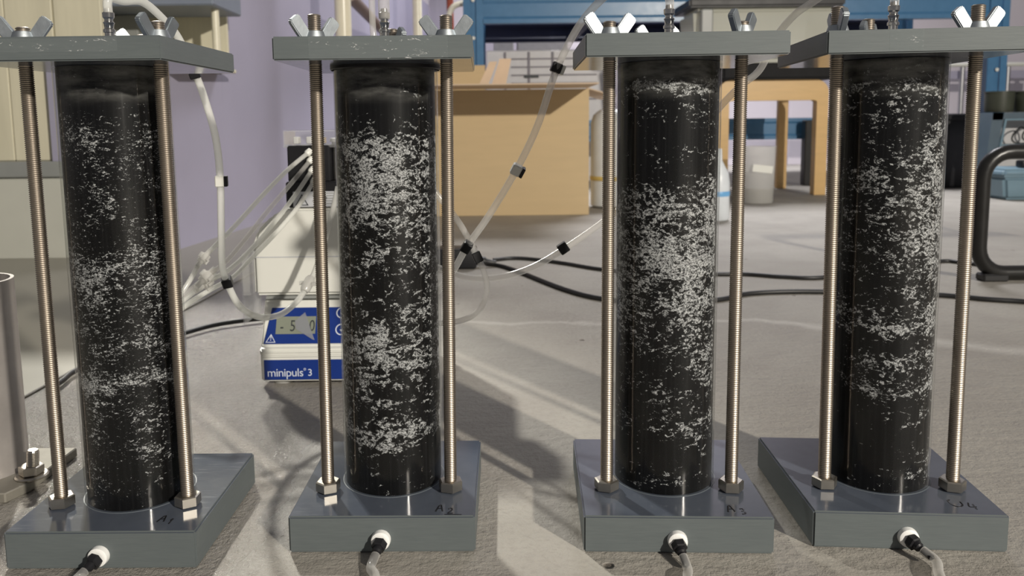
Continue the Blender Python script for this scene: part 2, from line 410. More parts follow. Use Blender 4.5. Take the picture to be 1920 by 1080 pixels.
profs = [
 [(0, .10), (.05, .25), (.12, .40), (.20, .42), (.255, .40), (.275, .50), (.288, 1.0), (.305, .75), (.33, .42), (.42, .48), (.50, .62), (.56, .66), (.62, .42), (.75, .40), (.86, .42), (.905, .40), (.925, .05), (1, 0)],
 [(0, .05), (.06, .20), (.105, .28), (.125, .95), (.16, .90), (.20, .42), (.27, .50), (.31, .82), (.38, .88), (.43, .52), (.52, .52), (.60, .60), (.66, .72), (.74, .80), (.84, .82), (.865, .50), (.90, .22), (.95, .05), (1, 0)],
 [(0, .05), (.035, .42), (.055, .12), (.12, .22), (.16, .55), (.20, .38), (.28, .45), (.36, .55), (.44, .72), (.55, .92), (.66, .80), (.715, .62), (.75, .30), (.85, .18), (.925, .15), (.94, .70), (.955, .62), (.97, .1), (1, 0)],
 [(0, .05), (.06, .28), (.15, .22), (.22, .30), (.238, .80), (.26, .65), (.285, .40), (.325, .62), (.345, .28), (.365, .35), (.385, .85), (.42, .70), (.47, .45), (.56, .55), (.65, .80), (.75, .70), (.80, .50), (.86, .42), (.92, .55), (.945, .75), (.97, .35), (1, 0)]]
beds = [mat_bed('packed_bed_a', seeds[0], profs[0], 210, 400), mat_bed('packed_bed_b', seeds[1], profs[1], 115, 185),
        mat_bed('packed_bed_c', seeds[2], profs[2], 140, 230, side=.5), mat_bed('packed_bed_d', seeds[3], profs[3], 130, 215, side=1.0)]
ridgeh = .0015
def rod_mesh(L):
    prof = []; n = int(L/ridgeh)
    prof.append((.0040, 0))
    for k in range(n):
        z = k*ridgeh
        prof += [(.0043, z+.00010), (.0050, z+.00065), (.0050, z+.00085), (.0043, z+.00140)]
    prof.append((.0036, n*ridgeh+.0004))
    me = mesh_from(lathe(prof, 14), 'threaded_rod'); me.materials.append(M_rod)
    me.polygons.foreach_set('use_smooth', [True]*len(me.polygons)); me.set_sharp_from_angle(angle=math.radians(80)); return me
nut_me = mesh_from(hexprism(.0098, .0082), 'hex_nut'); nut_me.materials.append(M_nut)
def wing_mesh():
    bm = lathe([(.0088, 0), (.0088, .001), (.0078, .0045), (.0066, .0080), (.0052, .0082)], 20)
    pts = [(.0050, .0004), (.0104, .0004), (.0138, .0040), (.0204, .0130), (.0203, .0150), (.0150, .0194), (.0134, .0192), (.0090, .0130), (.0056, .0084)]
    for s in (1, -1):
        prism([(s*x, z) for x, z in pts], -.0024, .0024, axis='y', bm=bm, bev=.0007, seg=2)
    me = mesh_from(bm, 'wing_nut'); me.materials.append(M_zinc)
    me.polygons.foreach_set('use_smooth', [True]*len(me.polygons)); me.set_sharp_from_angle(angle=math.radians(35)); return me
wing_me = wing_mesh()
def barb_mesh():
    p = [(.0085, 0), (.0085, .0015), (.0034, .0018), (.0034, .0075), (.0044, .0078), (.0044, .0092), (.0033, .0100), (.0038, .0125), (.0043, .0130), (.0031, .0140), (.0031, .0150),
         (.0042, .0160), (.0044, .0185), (.0030, .0192), (.0026, .0210)]
    p = [(r, z*(1.35 if z > .002 else 1)) for r, z in p]
    me = mesh_from(lathe(p, 20), 'hose_barb'); me.materials.append(M_chrome)
    me.polygons.foreach_set('use_smooth', [True]*len(me.polygons)); me.set_sharp_from_angle(angle=math.radians(35)); return me
barb_me = barb_mesh()
def cyl_uv(r, h, n=96, rows=1):
    bm = bmesh.new(); uvl = bm.loops.layers.uv.new('UVMap')
    ring = [[bm.verts.new((r*math.cos(2*PI*k/n - PI), r*math.sin(2*PI*k/n - PI), z)) for k in range(n)] for z in (0, h)]
    for k in range(n):
        f = bm.faces.new((ring[0][k], ring[0][(k+1) % n], ring[1][(k+1) % n], ring[1][k]))
        # seam at the back (angle +90 deg), u grows left to right as seen from the front
        for lp, (kk, zz) in zip(f.loops, ((k, 0), (k+1, 0), (k+1, h), (k, h))):
            ang = 2*PI*kk/n - PI           # front is -PI/2
            u = ang + PI/2
            if u > PI or (2*PI*(k+.5)/n - PI + PI/2) > PI: u -= 2*PI
            lp[uvl].uv = (u*r, zz)
    bm.faces.new(ring[0][::-1]); bm.faces.new(ring[1]); return bm
bed_me = mesh_from(cyl_uv(RB, HT - .0006), 'packed_bed')
bed_me.polygons.foreach_set('use_smooth', [True]*len(bed_me.polygons)); bed_me.set_sharp_from_angle(angle=math.radians(50))
shell_bm = lathe([(RT, 0), (RT, HT - .0004)], 96, cap=False)
shell_me = mesh_from(shell_bm, 'acrylic_tube'); shell_me.materials.append(M_acryl); shell_me.polygons.foreach_set('use_smooth', [True]*len(shell_me.polygons))

rodtop = [(50, 38, 66), (28, 28, 54), (38, 38, 62), (13, 8, 36)]      # picture rows of the rod ends
wingrot = [(.15, 1.25, .5), (.75, -.05, 2.2), (.25, .85, .3), (1.45, .12, .9)]
nutrot = [(.15, .5, .3), (.4, .75, .2), (.72, .9, .4), (.95, .7, .1)]
writing = {0: ('A1', .022), 1: ('A2', .024), 2: ('A3', .024), 3: ('C4', .030)}
strokes = {'A': [[(0, 0), (.25, .9), (.45, 1)], [(.42, 1), (.5, .6), (.62, .05)], [(.15, .45), (.5, .5)]],
           '1': [[(.05, .7), (.25, 1), (.22, .5), (.2, 0)]],
           '2': [[(0, .8), (.2, 1), (.4, .8), (.25, .4), (0, 0), (.5, .05)]],
           '3': [[(0, .95), (.3, 1), (.35, .75), (.12, .55), (.38, .4), (.35, .1), (0, 0)]],
           '4': [[(.2, 1), (0, .4), (.55, .42)], [(.45, .8), (.4, .4), (.35, 0)]],
           'C': [[(.2, .95), (0, .75), (.05, .25), (.4, .05), (.75, .3), (.8, .7)]]}
COL = []
for i, (cx, cy, yb, yt, sx, sy, dDb, dWt, dDt) in enumerate(cols):
    t = thing('column_reactor', names[i], 'column', (cx, cy, 0.0006 if 0 else 0), 0, 'four packed sand columns')
    Rb, Rt = Matrix.Rotation(yb, 4, 'Z'), Matrix.Rotation(yt, 4, 'Z')
    Tt = Matrix.Translation((sx, sy, 0)) @ Rt
    w2, d2 = WB/2, (DB + dDb)/2
    sk = -.0065 if i == 3 else 0
    bp = obj('base_plate', prism([(-w2, -d2), (w2, -d2), (w2, d2), (-w2 + sk, d2)], 0.0004, TB, bev=.0013, seg=2), M_plate, t, smooth=40)
    bp.matrix_local = Rb
    # pale groove ring round the tube foot
    gr = bmesh.new(); n = 72
    ra = [[gr.verts.new((rr*math.cos(2*PI*k/n), rr*math.sin(2*PI*k/n), zz)) for k in range(n)] for rr, zz in ((RT+.0004, TB-.0005), (RT+.0004, TB+.0002), (RT+.0013, TB+.0002), (RT+.0013, TB-.0005))]
    for a, b in zip(ra, ra[1:]):
        for k in range(n): gr.faces.new((a[k], a[(k+1) % n], b[(k+1) % n], b[k]))
    obj('groove_ring', gr, M_scribe, bp)
    # marker writing
    s, size = writing[i]
    x0 = [.036, .040, .038, .036][i]; y0 = -d2 + [.014, .007, .008, .012][i]
    for ch in s:
        for st in strokes[ch]:
            k = size*.36 if ch in 'AC' else size*.30
            obj('marker_stroke', tube([(x0 + a*k, y0 + b*k*1.15 - (0 if ch in 'AC' else .003), TB + .0001) for a, b in st], .00058, 6, 5, flat=.4), M_marker, bp)
        x0 += size*.40
    if i == 1: obj('marker_stroke', tube([(.047, y0-.0045, TB+.0001), (.060, y0-.0050, TB+.0001)], .0004, 6, 0, flat=.4), M_marker, bp)
    # inlet fitting in the front face
    hx = [-.0005, -.0005, -.001, -.002][i]
    Mi = Matrix.Translation((hx, -d2 + .001, .0112)) @ Matrix.Rotation(PI/2, 4, 'X')
    fit = obj('inlet_ring', lathe([(.0072, 0), (.0074, .002), (.0070, .0052), (.0055, .0060), (.004, .0060)], 28, M=Mi), M_ptfe, bp, smooth=40)
    ax = [(-.30, .28), (-.15, .30), (.12, .34), (.42, .22)][i]
    Mh = Matrix.Translation((hx, -d2 - .004, .0108)) @ Matrix.Rotation(PI/2 + ax[1], 4, 'X') @ Matrix.Rotation(ax[0], 4, 'Y')
    hb = hexprism(.0056, .006, M=Mh); lathe([(.0036, .005), (.0036, .009), (.0024, .010), (.0024, .020)], 16, bm=hb, M=Mh)
    obj('inlet_fitting', hb, M_black, bp, smooth=30)
    tipw = Matrix.Translation((cx, cy, 0)) @ Rb @ Mh @ Vector((0, 0, .012))
    dirw = (Matrix.Translation((cx, cy, 0)) @ Rb @ Mh @ Vector((0, 0, .02)) - tipw).normalized()
    # top plate
    w2t, d2t = (WT + dWt)/2, (DT + dDt)/2
    tp = obj('top_plate', prism([(-w2t, -d2t), (w2t, -d2t), (w2t, d2t), (-w2t, d2t)], 0, TT, bev=.0010, seg=2), M_plate, t, smooth=40)
    tp.matrix_local = Matrix.Translation((0, 0, TB + HT)) @ Tt
    # collar line under the plate
    obj('tube_collar', lathe([(RT+.0015, -.0030), (RT+.0022, -.0022), (RT+.0022, .0002)], 64, cap=False), M_black, tp, smooth=40) if i in (1,) else None
    obj('hose_barb', barb_me, None, tp, loc=(0, 0, TT))
    if i == 3: obj('sealing_ring', lathe([(.0105, 0), (.0105, .0012), (.0085, .0016)], 24, M=Matrix.Translation((0, 0, TT))), M_ptfe, tp)
    # clear tape on the front edge
    for (xa, xb, za, zb) in {0: [(-.058, .040, .006, .015)], 1: [(-.044, .052, .0005, .0158)], 3: [(-.028, -.006, .002, .0158)]}.get(i, []):
        tb = bmesh.new(); nx, nz = 40, 8; rnd = random.Random(i)
        g = [[tb.verts.new((xa + (xb-xa)*a/nx, -d2t - .00025 - (.00012*rnd.random()**2), za + (zb-za)*b/nz + .0004*rnd.uniform(-1, 1)*(b in (0, nz)))) for a in range(nx+1)] for b in range(nz+1)]
        for b in range(nz):
            for a in range(nx): tb.faces.new((g[b][a], g[b][a+1], g[b+1][a+1], g[b+1][a]))
        obj('tape_strip', tb, M_tape, tp, smooth=True)
    # rods
    for j, (rx, ry) in enumerate(((-RA, -RBk), (RA, -RBk), (0, .0567))):
        A = Rb @ Vector((rx, ry, TB + .0001)); B = Tt @ Vector((rx, ry, TB + HT))
        wtop = at(0, rodtop[i][j], cy + B.y)
        px = CX + F*(cx + B.x)/(cy + B.y)
        ztop = at(px, rodtop[i][j], cy + B.y).z
        L = (ztop - TB)*1.0
        q = Vector((0, 0, 1)).rotation_difference((B - A).normalized())
        rd = obj('threaded_rod', rod_mesh(L), None, t, loc=A); rd.rotation_mode = 'QUATERNION'; rd.rotation_quaternion = q
        obj('hex_nut', nut_me, None, rd, loc=(0, 0, .0004), rot=(0, 0, nutrot[i][j]))
        wn = obj('wing_nut', wing_me, None, rd, loc=(0, 0, HT + TT + .0003), rot=(0, 0, wingrot[i][j]))
    # tube and bed
    A = Vector((0, 0, TB + .0002)); B = Vector((sx, sy, TB + HT)); q = Vector((0, 0, 1)).rotation_difference((B-A).normalized())
    sh = obj('acrylic_tube', shell_me, None, t, loc=A); sh.rotation_mode = 'QUATERNION'; sh.rotation_quaternion = q
    b2 = bed_me.copy(); b2.materials.append(beds[i])
    bd = obj('packed_bed', b2, None, t, loc=A)
    # keep the seam behind: no twist
    bd.matrix_local = Matrix.Translation(A) @ Matrix.Shear('XY', 4, ((B.x-A.x)/HT, (B.y-A.y)/HT))
    top_c = Vector((cx, cy, TB + HT + TT)) + Vector((sx, sy, 0))
    COL.append((t, top_c, tipw, dirw))

# ------------------------------------------------------------------ hoses
RH = .0031
def collar(parent, p, d, mat, r=.0046, L=.010, mat2=None, side=1):
    """square stopper clip on a pump hose, one face turned to the camera"""
    z = Vector(d).normalized(); y = Vector((.15, -1, .1)); x = y.cross(z).normalized(); y = z.cross(x)
    M_ = Matrix((( x.x, y.x, z.x, p.x), (x.y, y.y, z.y, p.y), (x.z, y.z, z.z, p.z), (0, 0, 0, 1)))
    o = obj('stopper_clip', nbox((0, 0, 0), (r*2, r*1.9, L), bev=.0008), mat, parent); o.matrix_local = M_
    if mat2: obj('clip_tab', nbox((side*(r + .0016), 0, 0), (.003, r*1.8, L*.95), bev=.0005), mat2, o)
    return o
def hose(label, pts, r=RH, mat=None, cat='hose', group=None, name='clear_hose'):
    o = obj(name, tube(pts, r, 14, 8), mat or M_hose, smooth=60); return tag(o, label, cat, group)
def A3(*q): return [at(*p) for p in q]
tc = [c[1] for c in COL]
up = Vector((0, 0, 1))
b0 = tc[0] + up*.0215
h1 = hose('soft hose arching off the far left column top and dangling down to the white pump',
          [b0, b0 + up*.014 + Vector((.001, 0, 0)), *A3((232, 2, .64), (268, 4, .67), (306, 36, .70), (335, 72, .726), (367, 140, .745), (386, 192, .75), (405, 262, .75), (413, 340, .75), (415, 440, .76), (417, 500, .77), (428, 535, .78), (450, 574, .80), (485, 594, .83), (525, 590, .86), (556, 566, .885), (577, 535, .90), (592, 505, .915), (612, 440, .93), (624, 395, .94), (634, 350, .945))], .0033, M_milk)
collar(h1, at(366, 141, .745), at(386, 192, .75) - at(367, 140, .745), M_black, .0048, .006, None)
collar(h1, at(412, 340, .75), at(412, 340, .75) - at(414, 380, .75), M_white, .0040, .0105, M_black, -1)
collar(h1, at(426, 529, .777), at(440, 560, .79) - at(417, 500, .77), M_black, .0048, .010, None)
lu = bmesh.new(); dd_ = (at(592, 505, .915) - at(577, 535, .90)); q = dd_.normalized().to_track_quat('Z', 'Y').to_matrix().to_4x4()
Ml = Matrix.Translation(at(577, 533, .90)) @ q
lathe([(.0045, -.010), (.006, -.006), (.006, .006), (.0042, .010)], 12, bm=lu, M=Ml)
box(lu, Ml @ Vector((.009, 0, .001)), (.005, .004, .004)); box(lu, Ml @ Vector((-.008, 0, .001)), (.005, .004, .004))
plabel(obj('luer_connector', lu, M_lucent, h1, smooth=40), 'cloudy luer connector')

b1 = tc[1] + up*.0205
hose('short clear hose standing straight up from the second column from left', [b1, b1 + up*.02, b1 + up*.05 + Vector((.001, 0, 0)), b1 + up*.09 + Vector((0, .01, 0)), b1 + up*.13 + Vector((-.01, .03, 0))], .0045)
h2b = hose('clear hose dropping behind the second column and looping beside the power adapter',
     A3((694, -60, .80), (697, 0, .79), (700, 62, .78), (712, 160, .78), (745, 260, .78), (800, 340, .78), (852, 405, .78), (877, 445, .78), (893, 478, .78), (907, 508, .78), (913, 545, .785), (898, 582, .80), (868, 600, .82), (820, 606, .86), (760, 600, .885)), .0030)
collar(h2b, at(895, 482, .78), at(907, 508, .78) - at(880, 450, .78), M_black, .0042, .011)
b2 = tc[2] + up*.0205
h3 = hose('long clear hose curving from the third column top down across the cardboard box',
     [b2, b2 + up*.012, b2 + up*.024 + Vector((-.006, .002, 0)), *A3((1215, -42, .66), (1170, -30, .68), (1125, 2, .70), (1090, 42, .715), (1062, 90, .725), (1038, 145, .73), (1008, 235, .735), (970, 315, .745), (918, 402, .76), (876, 462, .77), (845, 515, .79), (800, 570, .83))], .0033)
collar(h3, at(1043, 127, .73), at(1038, 145, .73) - at(1050, 115, .73), M_black, .0046, .009, M_white, 1)
collar(h3, at(968, 318, .745), at(950, 350, .75) - at(985, 285, .74), M_white, .0046, .010, M_black)
collar(h3, at(875, 463, .77), at(850, 500, .78) - at(900, 425, .76), M_black, .0046, .011, None)
b3 = tc[3] + up*.0205
h4 = hose('clear hose from the far right column top sagging behind the third column',
     [b3, b3 + up*.012, b3 + up*.026 + Vector((-.004, .004, 0)), *A3((1640, -50, .68), (1580, -35, .70), (1530, 0, .72), (1490, 28, .735), (1455, 70, .755), (1425, 130, .77), (1390, 160, .775), (1355, 195, .78), (1290, 270, .79), (1200, 360, .80), (1128, 418, .80), (1060, 465, .80), (1000, 500, .80), (940, 519, .81), (880, 521, .82), (830, 505, .84), (770, 480, .87))], .0033)
collar(h4, at(1056, 465, .80), at(1030, 484, .80) - at(1080, 450, .80), M_black, .0052, .010)
# hoses under the bases
ends = [((150, 1085), 'dark-tipped hose leaving the far left base at front'), ((704, 1085), 'glossy hose leaving the second base from left'),
        ((1290, 1085), 'glossy hose leaving the third base from left'), ((1765, 1085), 'glossy hose leaving the far right base at front')]
for (t, c, tip, dv), (pp, lb) in zip(COL, ends):
    e = fl(*pp, .006); f2 = e + (e - tip)*1.6; f2.z = .0036
    hose(lb, [tip, tip + dv*.012, Vector((e.x, e.y, max(.0038, e.z))), f2, f2 + Vector((f2.x - e.x, -.12, 0))], .0034, M_hose, group='drain hoses at the base fronts')

# ------------------------------------------------------------------ peristaltic pump
PY = .957
pl = at(491, 724, PY); PX0, PW = pl.x, .185
pump = thing('peristaltic_pump', 'white bench pump with blue labels and black head, behind second column', 'pump', (PX0, PY, 0))
def L(p): return Vector(p) - Vector((PX0, PY, 0))
for (fx, fy) in ((.022, .02), (PW-.022, .02), (.022, .14), (PW-.022, .14)):
    obj('rubber_foot', lathe([(.012, .0002), (.013, .003), (.011, .009)], 20, M=Matrix.Translation((fx, fy, 0))), M_lucent, pump, smooth=40)
# lower housing: profile in (y,z) swept over the width
prof = [(0, .006), (0, .038), (-.004, .041), (-.004, .047), (.004, .050), (.026, .094), (.030, .104), (.17, .110), (.17, .006)]
obj('lower_housing', prism(prof, 0, PW, axis='x', bev=.002, seg=2), M_white, pump, smooth=35)
ux = L(at(478, 500, .985)).x
prof2 = [(ux, .109), (ux, .172), (ux+.006, .190), (ux+.024, .208), (ux+.045, .2185), (PW+.004, .2185), (PW+.004, .109)]
obj('upper_housing', prism(prof2, .022, .165, axis='y', bev=.004, seg=3), M_white, pump, smooth=35)
obj('housing_seam', nbox(((ux+PW)/2, .0235, L(at(500, 482, .98)).z), (PW-ux-.004, .004, .0012)), M_lab, pump)
obj('painted_ledge_shadow', nbox((PW/2, .026, .1065), (PW-.008, .010, .003)), M_greyr, pump)  # grey strip painted in as the ledge's shadow between the housings
# front badges
bz0, bz1 = .0082, .0332
bd = obj('name_badge', nbox((PW/2+.001, -.0006, (bz0+bz1)/2), (PW-.006, .0012, bz1-bz0), bev=.0004), M_blue, pump)
Mt = Matrix.Translation((.0075, -.0014, .0125)) @ Matrix.Rotation(PI/2, 4, 'X')
obj('lettering', text_bm('minipuls', .0147, Mt, .0001, .93), M_ink, bd)
Mt = Matrix.Translation((.0625, -.0014, .0130)) @ Matrix.Rotation(PI/2, 4, 'X')
obj('lettering', text_bm('\u00b0', .011, Mt @ Matrix.Translation((-.0105, .0018, 0)), .0001), M_ink, bd)
obj('lettering', text_bm('3', .0125, Mt @ Matrix.Translation((-.0052, 0, 0)), .0001), M_ink, bd)
# sloping control panel: basis on the slope
s0, s1 = Vector((0, .004, .050)), Vector((0, .026, .094)); sl = (s1-s0).normalized(); sn = Vector((0, -sl.z, sl.y))
Mp = Matrix(((1, 0, 0, 0), (0, sl.y, sn.y, s0.y), (0, sl.z, sn.z, s0.z), (0, 0, 0, 1)))   # local x along width, y up the slope, z out
pn = obj('control_panel', prism([(.003, .002), (PW-.003, .002), (PW-.008, .0475), (.010, .0475)], -.0005, .0010, bev=.0003, M=Mp), M_blue, pump)
obj('display', prism([(.017, .014), (.066, .014), (.066, .036), (.017, .036)], .0008, .0014, M=Mp), M_lcd, pn)
for ch, x in (('-', .022), ('5', .034), ('0', .058)):
    obj('display_digit', text_bm(ch, .020, Mp @ Matrix.Translation((x, .0175, .0016)) @ Matrix.Diagonal((.75, 1, 1, 1)), .00008), M_dark, pn)
obj('film_triangle', prism([(.046, .036), (.052, .041), (.066, .006), (.063, .007), (.042, .020), (.040, .030)], .0018, .0020, M=Mp), clear('film', (.9, .9, .9), .38, 0, .2, (.6, .62, .68)), pn)
def tri(bm, x, y, s, M, th, z0=.0012, z1=.0016):
    P = [(x, y), (x+s, y), (x+s/2, y+s*.87)]
    cx_, cy_ = x+s/2, y+s*.29
    Q = [((a-cx_)*th+cx_, (b-cy_)*th+cy_) for a, b in P]
    for k in range(3):
        prism([P[k], P[(k+1) % 3], Q[(k+1) % 3], Q[k]], z0, z1, bm=bm, M=M)
wb = bmesh.new(); tri(wb, .0055, .0035, .0125, Mp, .78)
prism([(.0112, .0085), (.0124, .0085), (.0122, .0125), (.0114, .0125)], .0012, .0016, bm=wb, M=Mp); prism([(.0112, .0060), (.0124, .0060), (.0124, .0072), (.0112, .0072)], .0012, .0016, bm=wb, M=Mp)
obj('warning_sign', wb, M_ink, pn)
for (kx, ky) in ((.098, .040), (.098, .019)):
    kb = bmesh.new(); n = 28
    rr = [[kb.verts.new(Mp @ Vector((kx + q_*math.cos(2*PI*k/n), ky + q_*math.sin(2*PI*k/n), .0014))) for k in range(n)] for q_ in (.0058, .0072)]
    for k in range(n): kb.faces.new((rr[0][k], rr[0][(k+1) % n], rr[1][(k+1) % n], rr[1][k]))
    prism([(kx-.002, ky), (kx+.002, ky), (kx, ky-.003)], .0012, .0016, bm=kb, M=Mp)
    obj('button_ring', kb, M_ink, pn)
# head
hx0 = L(at(540, 300, .985)).x
obj('head_block', nbox((hx0+.026, .055, .272), (.052, .062, .045), bev=.002), M_black, pump)
obj('head_block', nbox((hx0+.12, .060, .272), (.05, .05, .045), bev=.002), M_black, pump)
hl = obj('head_base', nbox((hx0+.065, .055, .2345), (.136, .066, .032), bev=.002), M_black, pump)
lb = obj('warning_label', prism([(hx0+.006, .2195), (hx0+.10, .2195), (hx0+.10, .2385), (hx0+.006, .2385)], .0205, .0215, axis='y', bev=.0003), M_lab, hl)
Ml2 = Matrix.Translation((0, .0205, 0)) @ Matrix.Rotation(PI/2, 4, 'X')
tb_ = bmesh.new(); tri(tb_, hx0+.009, .2215, .016, Ml2, .80, .0002, .0006)
prism([(hx0+.0165, .227), (hx0+.0175, .227), (hx0+.0178, .2315), (hx0+.0162, .2315)], .0002, .0006, bm=tb_, M=Ml2)
prism([(hx0+.0165, .2245), (hx0+.0175, .2245), (hx0+.0175, .2255), (hx0+.0165, .2255)], .0002, .0006, bm=tb_, M=Ml2)
obj('warning_sign', tb_, M_dark, lb)
lines = bmesh.new()
for k in range(5): box(lines, (hx0+.030+.022, .0202, .2365-.0032*k), (.044 if k % 2 else .038, .0004, .0009))
obj('small_print', lines, M_greyr, lb)
rl = bmesh.new()
for k in range(7):
    a = PI + PI*k/6
    lathe([(.0042, 0), (.0042, .050)], 14, bm=rl, M=Matrix.Translation((hx0+.070+.016*math.cos(a), .050+.016*math.sin(a), .2485)))
obj('roller_cage', rl, M_chrome, pump, smooth=40)
obj('roller_cap', lathe([(.022, 0), (.022, .004), (.010, .006), (.010, .014), (.008, .015)], 28, M=Matrix.Translation((hx0+.070, .050, .2985))), M_white, pump, smooth=40)
cv = bmesh.new(); box(cv, (hx0+.05, .028, .302), (.108, .0015, .020)); box(cv, (hx0-.004, .055, .302), (.0015, .055, .020)); box(cv, (hx0+.05, .055, .3125), (.108, .055, .0012))
obj('clear_cover', cv, M_guard, pump)
for k in range(3): obj('tube_clip', nbox((hx0+.008+.016*k, .045, .3005), (.006, .016, .009), bev=.001), M_white if k < 2 else M_chrome, pump)
gd = bmesh.new(); box(gd, (ux-.002, .006, .120), (.0016, .06, .090), bev=.0006); box(gd, (ux+.012, -.022, .118), (.028, .0012, .086))
obj('side_guard', nbox((ux-.0015, .015, .125), (.0016, .07, .085), bev=.0005), M_guard, pump)
# hose bundle from the pump head
bundle = [((576, 288, .975), (540, 318, .95), (500, 358, .92), (440, 424, .88), (382, 484, .84), (352, 532, .82), (305, 600, .80), (240, 660, .78)),
          ((580, 303, .975), (545, 345, .95), (500, 398, .92), (462, 446, .89), (424, 490, .86), (386, 520, .84), (340, 556, .83), (260, 610, .82)),
          ((583, 322, .975), (552, 368, .95), (512, 420, .92), (470, 468, .89), (430, 505, .86), (388, 530, .845), (345, 562, .84), (262, 625, .83)),
          ((587, 342, .975), (560, 386, .95), (520, 434, .925), (470, 486, .90), (436, 520, .87), (395, 543, .85), (350, 572, .845), (270, 640, .84))]
lab4 = ['uppermost of the four feed hoses slanting from the black pump head', 'second from top of the four feed hoses slanting from the pump head',
        'third from top of the four feed hoses slanting from the pump head', 'lowest of the four feed hoses slanting from the black pump head']
def luer(parent, p, d, s=1):
    q = Vector(d).normalized().to_track_quat('Z', 'Y').to_matrix().to_4x4(); M_ = Matrix.Translation(p) @ q @ Matrix.Scale(s, 4)
    b = lathe([(.0030, -.016), (.0034, -.006), (.0055, -.005), (.0060, 0), (.0058, .005), (.0036, .006), (.0032, .014)], 10, M=M_)
    for a in (0, PI/2): box(b, M_ @ Vector((0, 0, 0)), (.017*s, .0025*s, .007*s), rot=(q @ Matrix.Rotation(a, 4, 'Z')).to_3x3())
    obj('luer_connector', b, M_lucent, parent, smooth=40)
for k, pts in enumerate(bundle):
    P_ = A3(*pts); hh = hose(lab4[k], P_, .0026, M_milk if k != 1 else M_hose, group='feed hoses of the pump')
    obj('end_cap', lathe([(.0030, -.002), (.0042, 0), (.0040, .006), (.0026, .007)], 12, M=Matrix.Translation(P_[0]) @ (P_[0]-P_[1]).normalized().to_track_quat('Z', 'Y').to_matrix().to_4x4()), M_white, hh, smooth=40)
    if k in (0, 1, 2): luer(hh, P_[4] if k == 0 else P_[5], P_[3]-P_[5], 1.0 if k else .85)

# ------------------------------------------------------------------ bracket at the left edge
pc = Vector((-.4755, .705))
br = thing('steel_post', 'worn grey steel post with bolted foot plate, cut by left picture edge', 'post', (pc.x, pc.y, 0))
H_ = at(6, 527, .70).z
obj('foot_plate', prism([(-.075, -.052), (.053, -.052), (.062, -.030), (.064, .046), (-.075, .046)], .0005, .0095, bev=.001), M_flange, br, smooth=30)
obj('post_tube', lathe([(.040, .0096), (.0385, .02), (.0380, H_), (.0350, H_), (.0350, .02)], 48, cap=False), M_post, br, smooth=40)
bp_ = at(58, 884, .725); bp_ = fl(60, 893, .0095) - Vector((pc.x, pc.y, 0))
obj('anchor_washer', lathe([(.0135, .0097), (.0138, .0110), (.0125, .0122), (.005, .0122)], 28, M=Matrix.Translation((bp_.x, bp_.y, 0))), M_nut, br, smooth=30)
obj('anchor_nut', hexprism(.0103, .0080, .0123, M=Matrix.Translation((bp_.x, bp_.y, 0)) @ Matrix.Rotation(.4, 4, 'Z')), M_nut, br)
st = [(.0048, .0200)]
for k in range(9): st += [(.0053, .0203+k*.0015), (.0047, .0210+k*.0015)]
st += [(.0040, .0345)]
obj('anchor_stud', lathe(st, 16, M=Matrix.Translation((bp_.x, bp_.y, 0)) @ Matrix.Rotation(.08, 4, 'Y')), M_nut, br)

# ------------------------------------------------------------------ cables and adapter on the floor
def cable(label, pts, r=.0038, z=None, zz=0):
    P_ = [fl(x, y, r) + up*(zz) for x, y in pts]
    return tag(obj('power_cable', tube(P_, r, 10, 8), M_rubber, smooth=60), label, 'cable', 'black cables on the concrete floor')
cable('black cable from the adapter plug running right, the farther of the two', [(925, 487), (960, 484), (1000, 486), (1060, 494), (1128, 505), (1230, 513), (1345, 514), (1400, 514), (1470, 519), (1545, 520), (1640, 505), (1760, 490), (1800, 492), (1860, 500), (1925, 511), (2010, 512)], .0042)
cable('black cable leaving under the adapter and running right, the nearer of the two', [(912, 494), (945, 500), (985, 514), (1060, 543), (1128, 560), (1230, 568), (1345, 562), (1400, 551), (1470, 547), (1545, 547), (1650, 549), (1760, 553), (1850, 561), (1925, 566), (2010, 575)], .0044)
cable('short black cable behind the far left column, coming from the pump', [(520, 598), (475, 603), (410, 612), (352, 627), (250, 660), (150, 696), (118, 718), (100, 731)], .0036, zz=.0036)
ad = thing('power_adapter', 'black power adapter brick lying on floor right behind second column', 'adapter', fl(868, 506), 0)
o_ = fl(868, 506)
obj('adapter_body', nbox((-.028, .035, .0225), (.115, .066, .044), bev=.005, seg=3), M_black, ad, smooth=40)
obj('cable_plug', lathe([(.011, 0), (.010, .02), (.0065, .024), (.0055, .045)], 16, M=Matrix.Translation((.028, .03, .016)) @ Matrix.Rotation(PI/2+.15, 4, 'Y')), M_rubber, ad, smooth=40)

# ------------------------------------------------------------------ cardboard box
BY = 2.74
bl, brr = at(700, 410, BY), at(1104, 403, BY); zt_ = at(1104, 166, BY).z; xl, xr = bl.x, brr.x
cb = thing('cardboard_box', 'large open brown cardboard box on floor behind the columns', 'box', ((xl+xr)/2, BY, 0))
hw = (xr-xl)/2; dp = .42; th = .005
obj('box_front', nbox((0, th/2, zt_/2), (hw*2, th, zt_-.001)), M_card, cb)
obj('box_back', nbox((0, dp, zt_/2), (hw*2, th, zt_-.001)), M_card, cb)
obj('box_side', nbox((-hw+th/2, dp/2, zt_/2), (th, dp-th-.002, zt_-.001)), M_card, cb)
obj('box_side', nbox((hw-th/2, dp/2, zt_/2), (th, dp-th-.002, zt_-.001)), M_card, cb)
obj('box_bottom', nbox((0, dp/2, .004), (hw*2-.01, dp-.01, .004)), M_card2, cb)
RX = lambda a: Matrix.Rotation(a, 3, 'X')
fd = .30
obj('front_flap', nbox((0, -fd/2*math.cos(.05), zt_ + .004), (hw*2-.01, fd, .004)), M_card2, cb)
